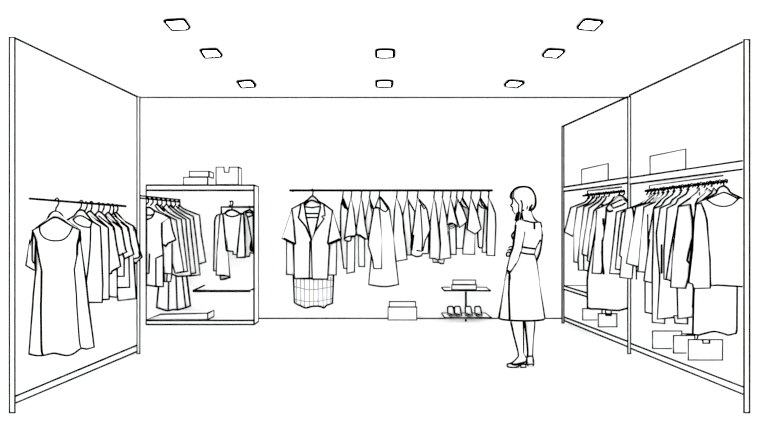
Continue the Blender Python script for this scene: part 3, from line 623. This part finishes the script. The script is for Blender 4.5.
# body: head, neck, shoulders, arms, legs fused into one surface
b = MB()
loft(b, 'W1 235,50 185,58 158,90 152,130 153,158 152,180 140,196 150,208 154,218 150,224 156,230 153,238 162,255 170,268 200,276',
        'W1 245,50 300,58 335,95 346,150 340,200 325,225 310,240 300,245 290,250 280,255 270,260 262,264 250,268 240,272 232,276', 34, .8, scale=.93)
loft(b, 'W1 232,230 238,280 235,330', 'W1 312,230 328,285 350,335', 8, .8, scale=.93)                       # neck
loft(b, '( W1 225,325 195,345 185,400 ) W2 205,40 205,110 222,180 235,230', '( W1 365,335 398,355 408,410 ) W2 408,40 395,120 362,188 350,235', 20, (.42, .55), scale=.9)  # torso
loft(b, 'W2 235,225 190,300 180,400', 'W2 352,230 375,300 395,400', 10, .62, scale=.9)                       # hips
loft(b, '( W1 215,325 188,342 181,375 178,420 ) ( W2 205,0 198,60 193,110 185,180 165,250 142,350 )', '( W1 250,332 268,350 275,400 ) ( W2 282,20 272,60 262,130 250,200 215,290 168,368 )', 24, .85, DP-.04, DP-.15)
loft(b, 'W2 142,345 140,370 148,385', 'W2 170,360 168,380 160,392', 5, .7, DP-.15)                            # hand going into the pocket
loft(b, '( W1 380,352 385,400 ) W2 382,60 380,120 370,190 356,270', '( W1 400,352 409,400 ) W2 413,60 414,110 402,200 374,288', 16, 1.0, DP+.03, DP+.06)
loft(b, 'W2 352,268 300,225 230,200 186,193', 'W2 372,290 310,262 235,232 186,225', 10, .9, DP+.09, DP+.17)  # forearm across the front
loft(b, 'W2 192,190 165,178 160,182', 'W2 192,240 168,246 158,238', 6, .5, DP+.17, DP+.10)                   # palm
for pts in ('182,186 168,176 152,180', '180,200 160,194 143,202', '178,215 158,212 138,222', '175,232 158,238 140,244'):
    P = px('W2 '+pts); b.tube([W(P[0], DP+.12), W(P[1], DP+.06), W(P[2], DP+.02), W((P[2][0]+2, P[2][1]+1), DP-.015)], [.011, .0105, .0095, .008], mi=0, n=8)
P = px('W2 182,182 172,160 176,148'); b.tube([W(P[0], DP+.12), W(P[1], DP+.07), W(P[2], DP+.03)], [.012, .011, .009], mi=0, n=8)
loft(b, 'W3 168,250 W4 125,0 150,120 178,220 186,265 187,292 172,315', 'W3 262,250 W4 226,0 227,150 226,240 228,270 245,292 245,330', 30, .95, DP-.02, scale=.86)
loft(b, 'W3 275,250 W4 237,0 243,60 252,150 260,240 260,290 258,330', 'W3 360,250 W4 318,0 314,60 305,150 300,240 299,285 302,330', 30, .95, DP+.05, scale=.86)
loft(b, 'W4 190,290 165,318 130,343 112,352', 'W4 245,335 200,350 150,358 118,360', 10, .75, DP-.02)
bsk = fuse(b)
body = bsk

# dress
dr = MB()
loft(dr, 'W1 225,333 W2 200,0 190,50 176,80 180,105 196,122 210,170 240,225', '( W1 375,342 400,356 ) W2 406,0 409,40 397,118 362,187 352,235', 22, (.48, .62), scale=.97)
dress_top = fuse(dr, .007)
sk = MB()
loft(sk, 'W2 238,222 190,235 165,270 140,350 115,439 W3 125,0 70,348', 'W2 352,235 362,262 370,290 395,439 W3 385,0 437,348', 26, (.62, .68), m=48, scale=.955)
sk.m = [0]*len(sk.f)
tree = bvh(bsk, dress_top, sk)
hem = sk.v[25*48:26*48]; sk2 = MB(); sk2.v = sk.v; sk2.f = sk.f; sk2.m = sk.m
dt = dress_top
laid(dt, 'W2 258,175 300,183 360,190', tree); laid(dt, 'W2 246,222 300,232 352,235', tree)
laid(dt, 'W2 360,190 350,235', tree); laid(dt, '( W1 240,328 285,336 330,347 380,344 )', tree); laid(dt, 'W1 345,357 346,405', tree, 1.8)
laid(dt, 'W2 400,120 360,190', tree); edge(dt, '( W2 196,50 176,75 175,95 190,120 )', DP)
sk2.tube(hem, lr(DP, LW_), True)
edge(sk2, 'W2 165,262 140,350 115,439 W3 125,0 70,346', w=1.8); edge(sk2, 'W2 352,235 370,290 395,439 W3 385,0 437,346', w=1.8)
laid(sk2, '( W2 142,360 155,385 160,439 ) W3 155,0 150,150 157,352', tree, 1.9)
# contours of the body
laid(body, 'W2 275,55 262,130 250,200 ( 235,240 215,290 165,370 148,385 )', tree, fallback=DP-.15)
edge(body, '( W1 240,328 200,330 185,348 180,400 165,439 )', DP-.04); edge(body, '( W2 205,0 198,60 190,120 182,190 160,262 138,352 )', DP-.12, 1.8)
edge(body, '( W1 315,240 318,262 330,292 355,325 380,345 )'); edge(body, '( W1 380,345 400,352 408,400 ) W2 410,10 416,80 ( 414,110 402,200 385,255 368,290 )', DP+.03, 1.8)
edge(body, '( W1 155,150 152,180 138,196 150,210 ) W1 156,225 ( 152,235 168,255 175,272 )', w=1.4)
for s in ('( W2 148,182 165,172 180,178 172,195 )', '( W2 140,202 160,194 175,200 180,212 )', '( W2 155,248 135,248 131,232 142,216 162,222 160,240 152,248 )', '( W2 165,205 180,215 182,230 170,248 )'): edge(body, s, DP-.03, 1.3)
edge(body, 'W4 126,15 150,120 185,255 ( 188,290 165,318 130,345 100,352 )', DP-.02); edge(body, 'W4 226,15 226,150 226,265 ( 230,280 247,298 )', DP-.02)
edge(body, '( W4 238,15 250,130 260,240 260,290 )', DP+.02); edge(body, '( W4 316,15 312,80 303,150 298,285 )', DP+.05)
body.build('body', [M_SKIN, M_INK], per, base)
o1 = dt.build('dress_top', [M_CLOTH, M_INK], per, base); o1['label'] = 'sleeveless bodice with waistband and short back zip'
o1 = sk2.build('skirt', [M_CLOTH, M_INK], per, base); o1['label'] = 'flared knee-length skirt with side pocket'
# hair
h = MB()
loft(h, 'W1 235,33 195,40 165,60 150,95 155,130 175,165 205,190 215,215 232,238', 'W1 248,33 300,42 338,80 355,125 357,175 348,205 338,225 322,238 300,243', 22, .88, scale=.96)
h = fuse(h, .007)
dl = DP-.11
def lock(s, d, mi, T=.006, w=.9, o=True): pillow(h, px(s), d, T, [], w=w, mi=mi, outline=px(o) if o is not True else True)
hs = MB()
lock('W1 168,62 145,78 134,105 136,135 150,150 160,135 160,100', DP-.03, 0, .008, .9); edge(h, '( W1 160,66 148,95 147,120 153,148 )', DP-.05, 1.1)
lock('W1 170,125 190,165 212,192 208,250 190,300 175,330 200,328 245,322 238,270 242,200 230,150 200,120', dl, 0, w=1.2, o='W1 165,130 188,165 208,190 206,250 190,300 175,330 200,328')
for s in ('W1 205,262 192,290 186,322', 'W1 215,255 207,290 203,324', 'W1 195,260 184,295 178,326', 'W1 232,265 226,300 222,322', 'W1 240,300 244,320'): edge(h, s, dl-.012, 1.4)
edge(h, '( W1 228,150 240,190 236,250 245,320 )', dl-.012, 1.2)
edge(h, '( W1 165,60 195,42 240,34 300,42 332,75 351,120 355,180 340,222 310,240 )', DP-.04, 2.2); edge(h, '( W1 165,60 140,90 133,130 )', DP-.03, 1.2)

tr = bvh(h)
for s in ('W1 245,240 305,241', 'W1 262,205 252,240', 'W1 285,202 275,240', 'W1 325,190 305,238', 'W1 312,205 298,240'): laid(h, s, tr, 1.5, lift=.008, fallback=dl)
h.build('hair', [M_CLOTH, M_INK], per, base)
# shoes
def shoe(up, sole, lines, d, T):
    mb = MB(); pillow(mb, px(up), d, T, lines, w=1.5); s = mb.build('shoe', [M_CLOTH, M_INK], per, base)
    mb = MB(); pillow(mb, px(sole), d, T, [], w=1.5); mb.build('heel', [M_CLOTH, M_INK], s)
    me = s.children[0].data
    for v in me.vertices: v.co -= base
shoe('W4 95,352 (120,345 150,352 200,345 245,333) 248,300 252,345 245,352 200,352 (185,370 160,378 120,376 97,370)', 'W4 203,350 246,350 244,377 205,377', ['( W4 135,355 165,358 195,350 )'], DP-.07, .03)
shoe('W4 252,298 265,288 300,287 305,320 308,352 255,352', 'W4 257,352 306,352 303,372 264,373', [], DP+.0, .03)
# ------------------------------------------------------------ light, camera
w = bpy.data.worlds.new('World'); SC.world = w; w.use_nodes = True
w.node_tree.nodes['Background'].inputs[0].default_value = (1, 1, 1, 1); w.node_tree.nodes['Background'].inputs[1].default_value = 1.0
cam = bpy.data.cameras.new('camera'); co = bpy.data.objects.new('camera', cam); COL.objects.link(co)
cam.sensor_width = 36; cam.lens = 36*F/768; cam.shift_y = (CY-219.5)/768
co.location = (0, 0, EYE); co.rotation_euler = (math.pi/2, 0, 0); cam.clip_start = .05
SC.camera = co
SC.view_settings.view_transform = 'Standard'; SC.view_settings.look = 'None'; SC.view_settings.gamma = 1
SC.view_settings.use_curve_mapping = False
SC.view_settings.exposure = 1.35
SC.cycles.max_bounces = 32; SC.cycles.diffuse_bounces = 32
SC.cycles.sample_clamp_indirect = 0
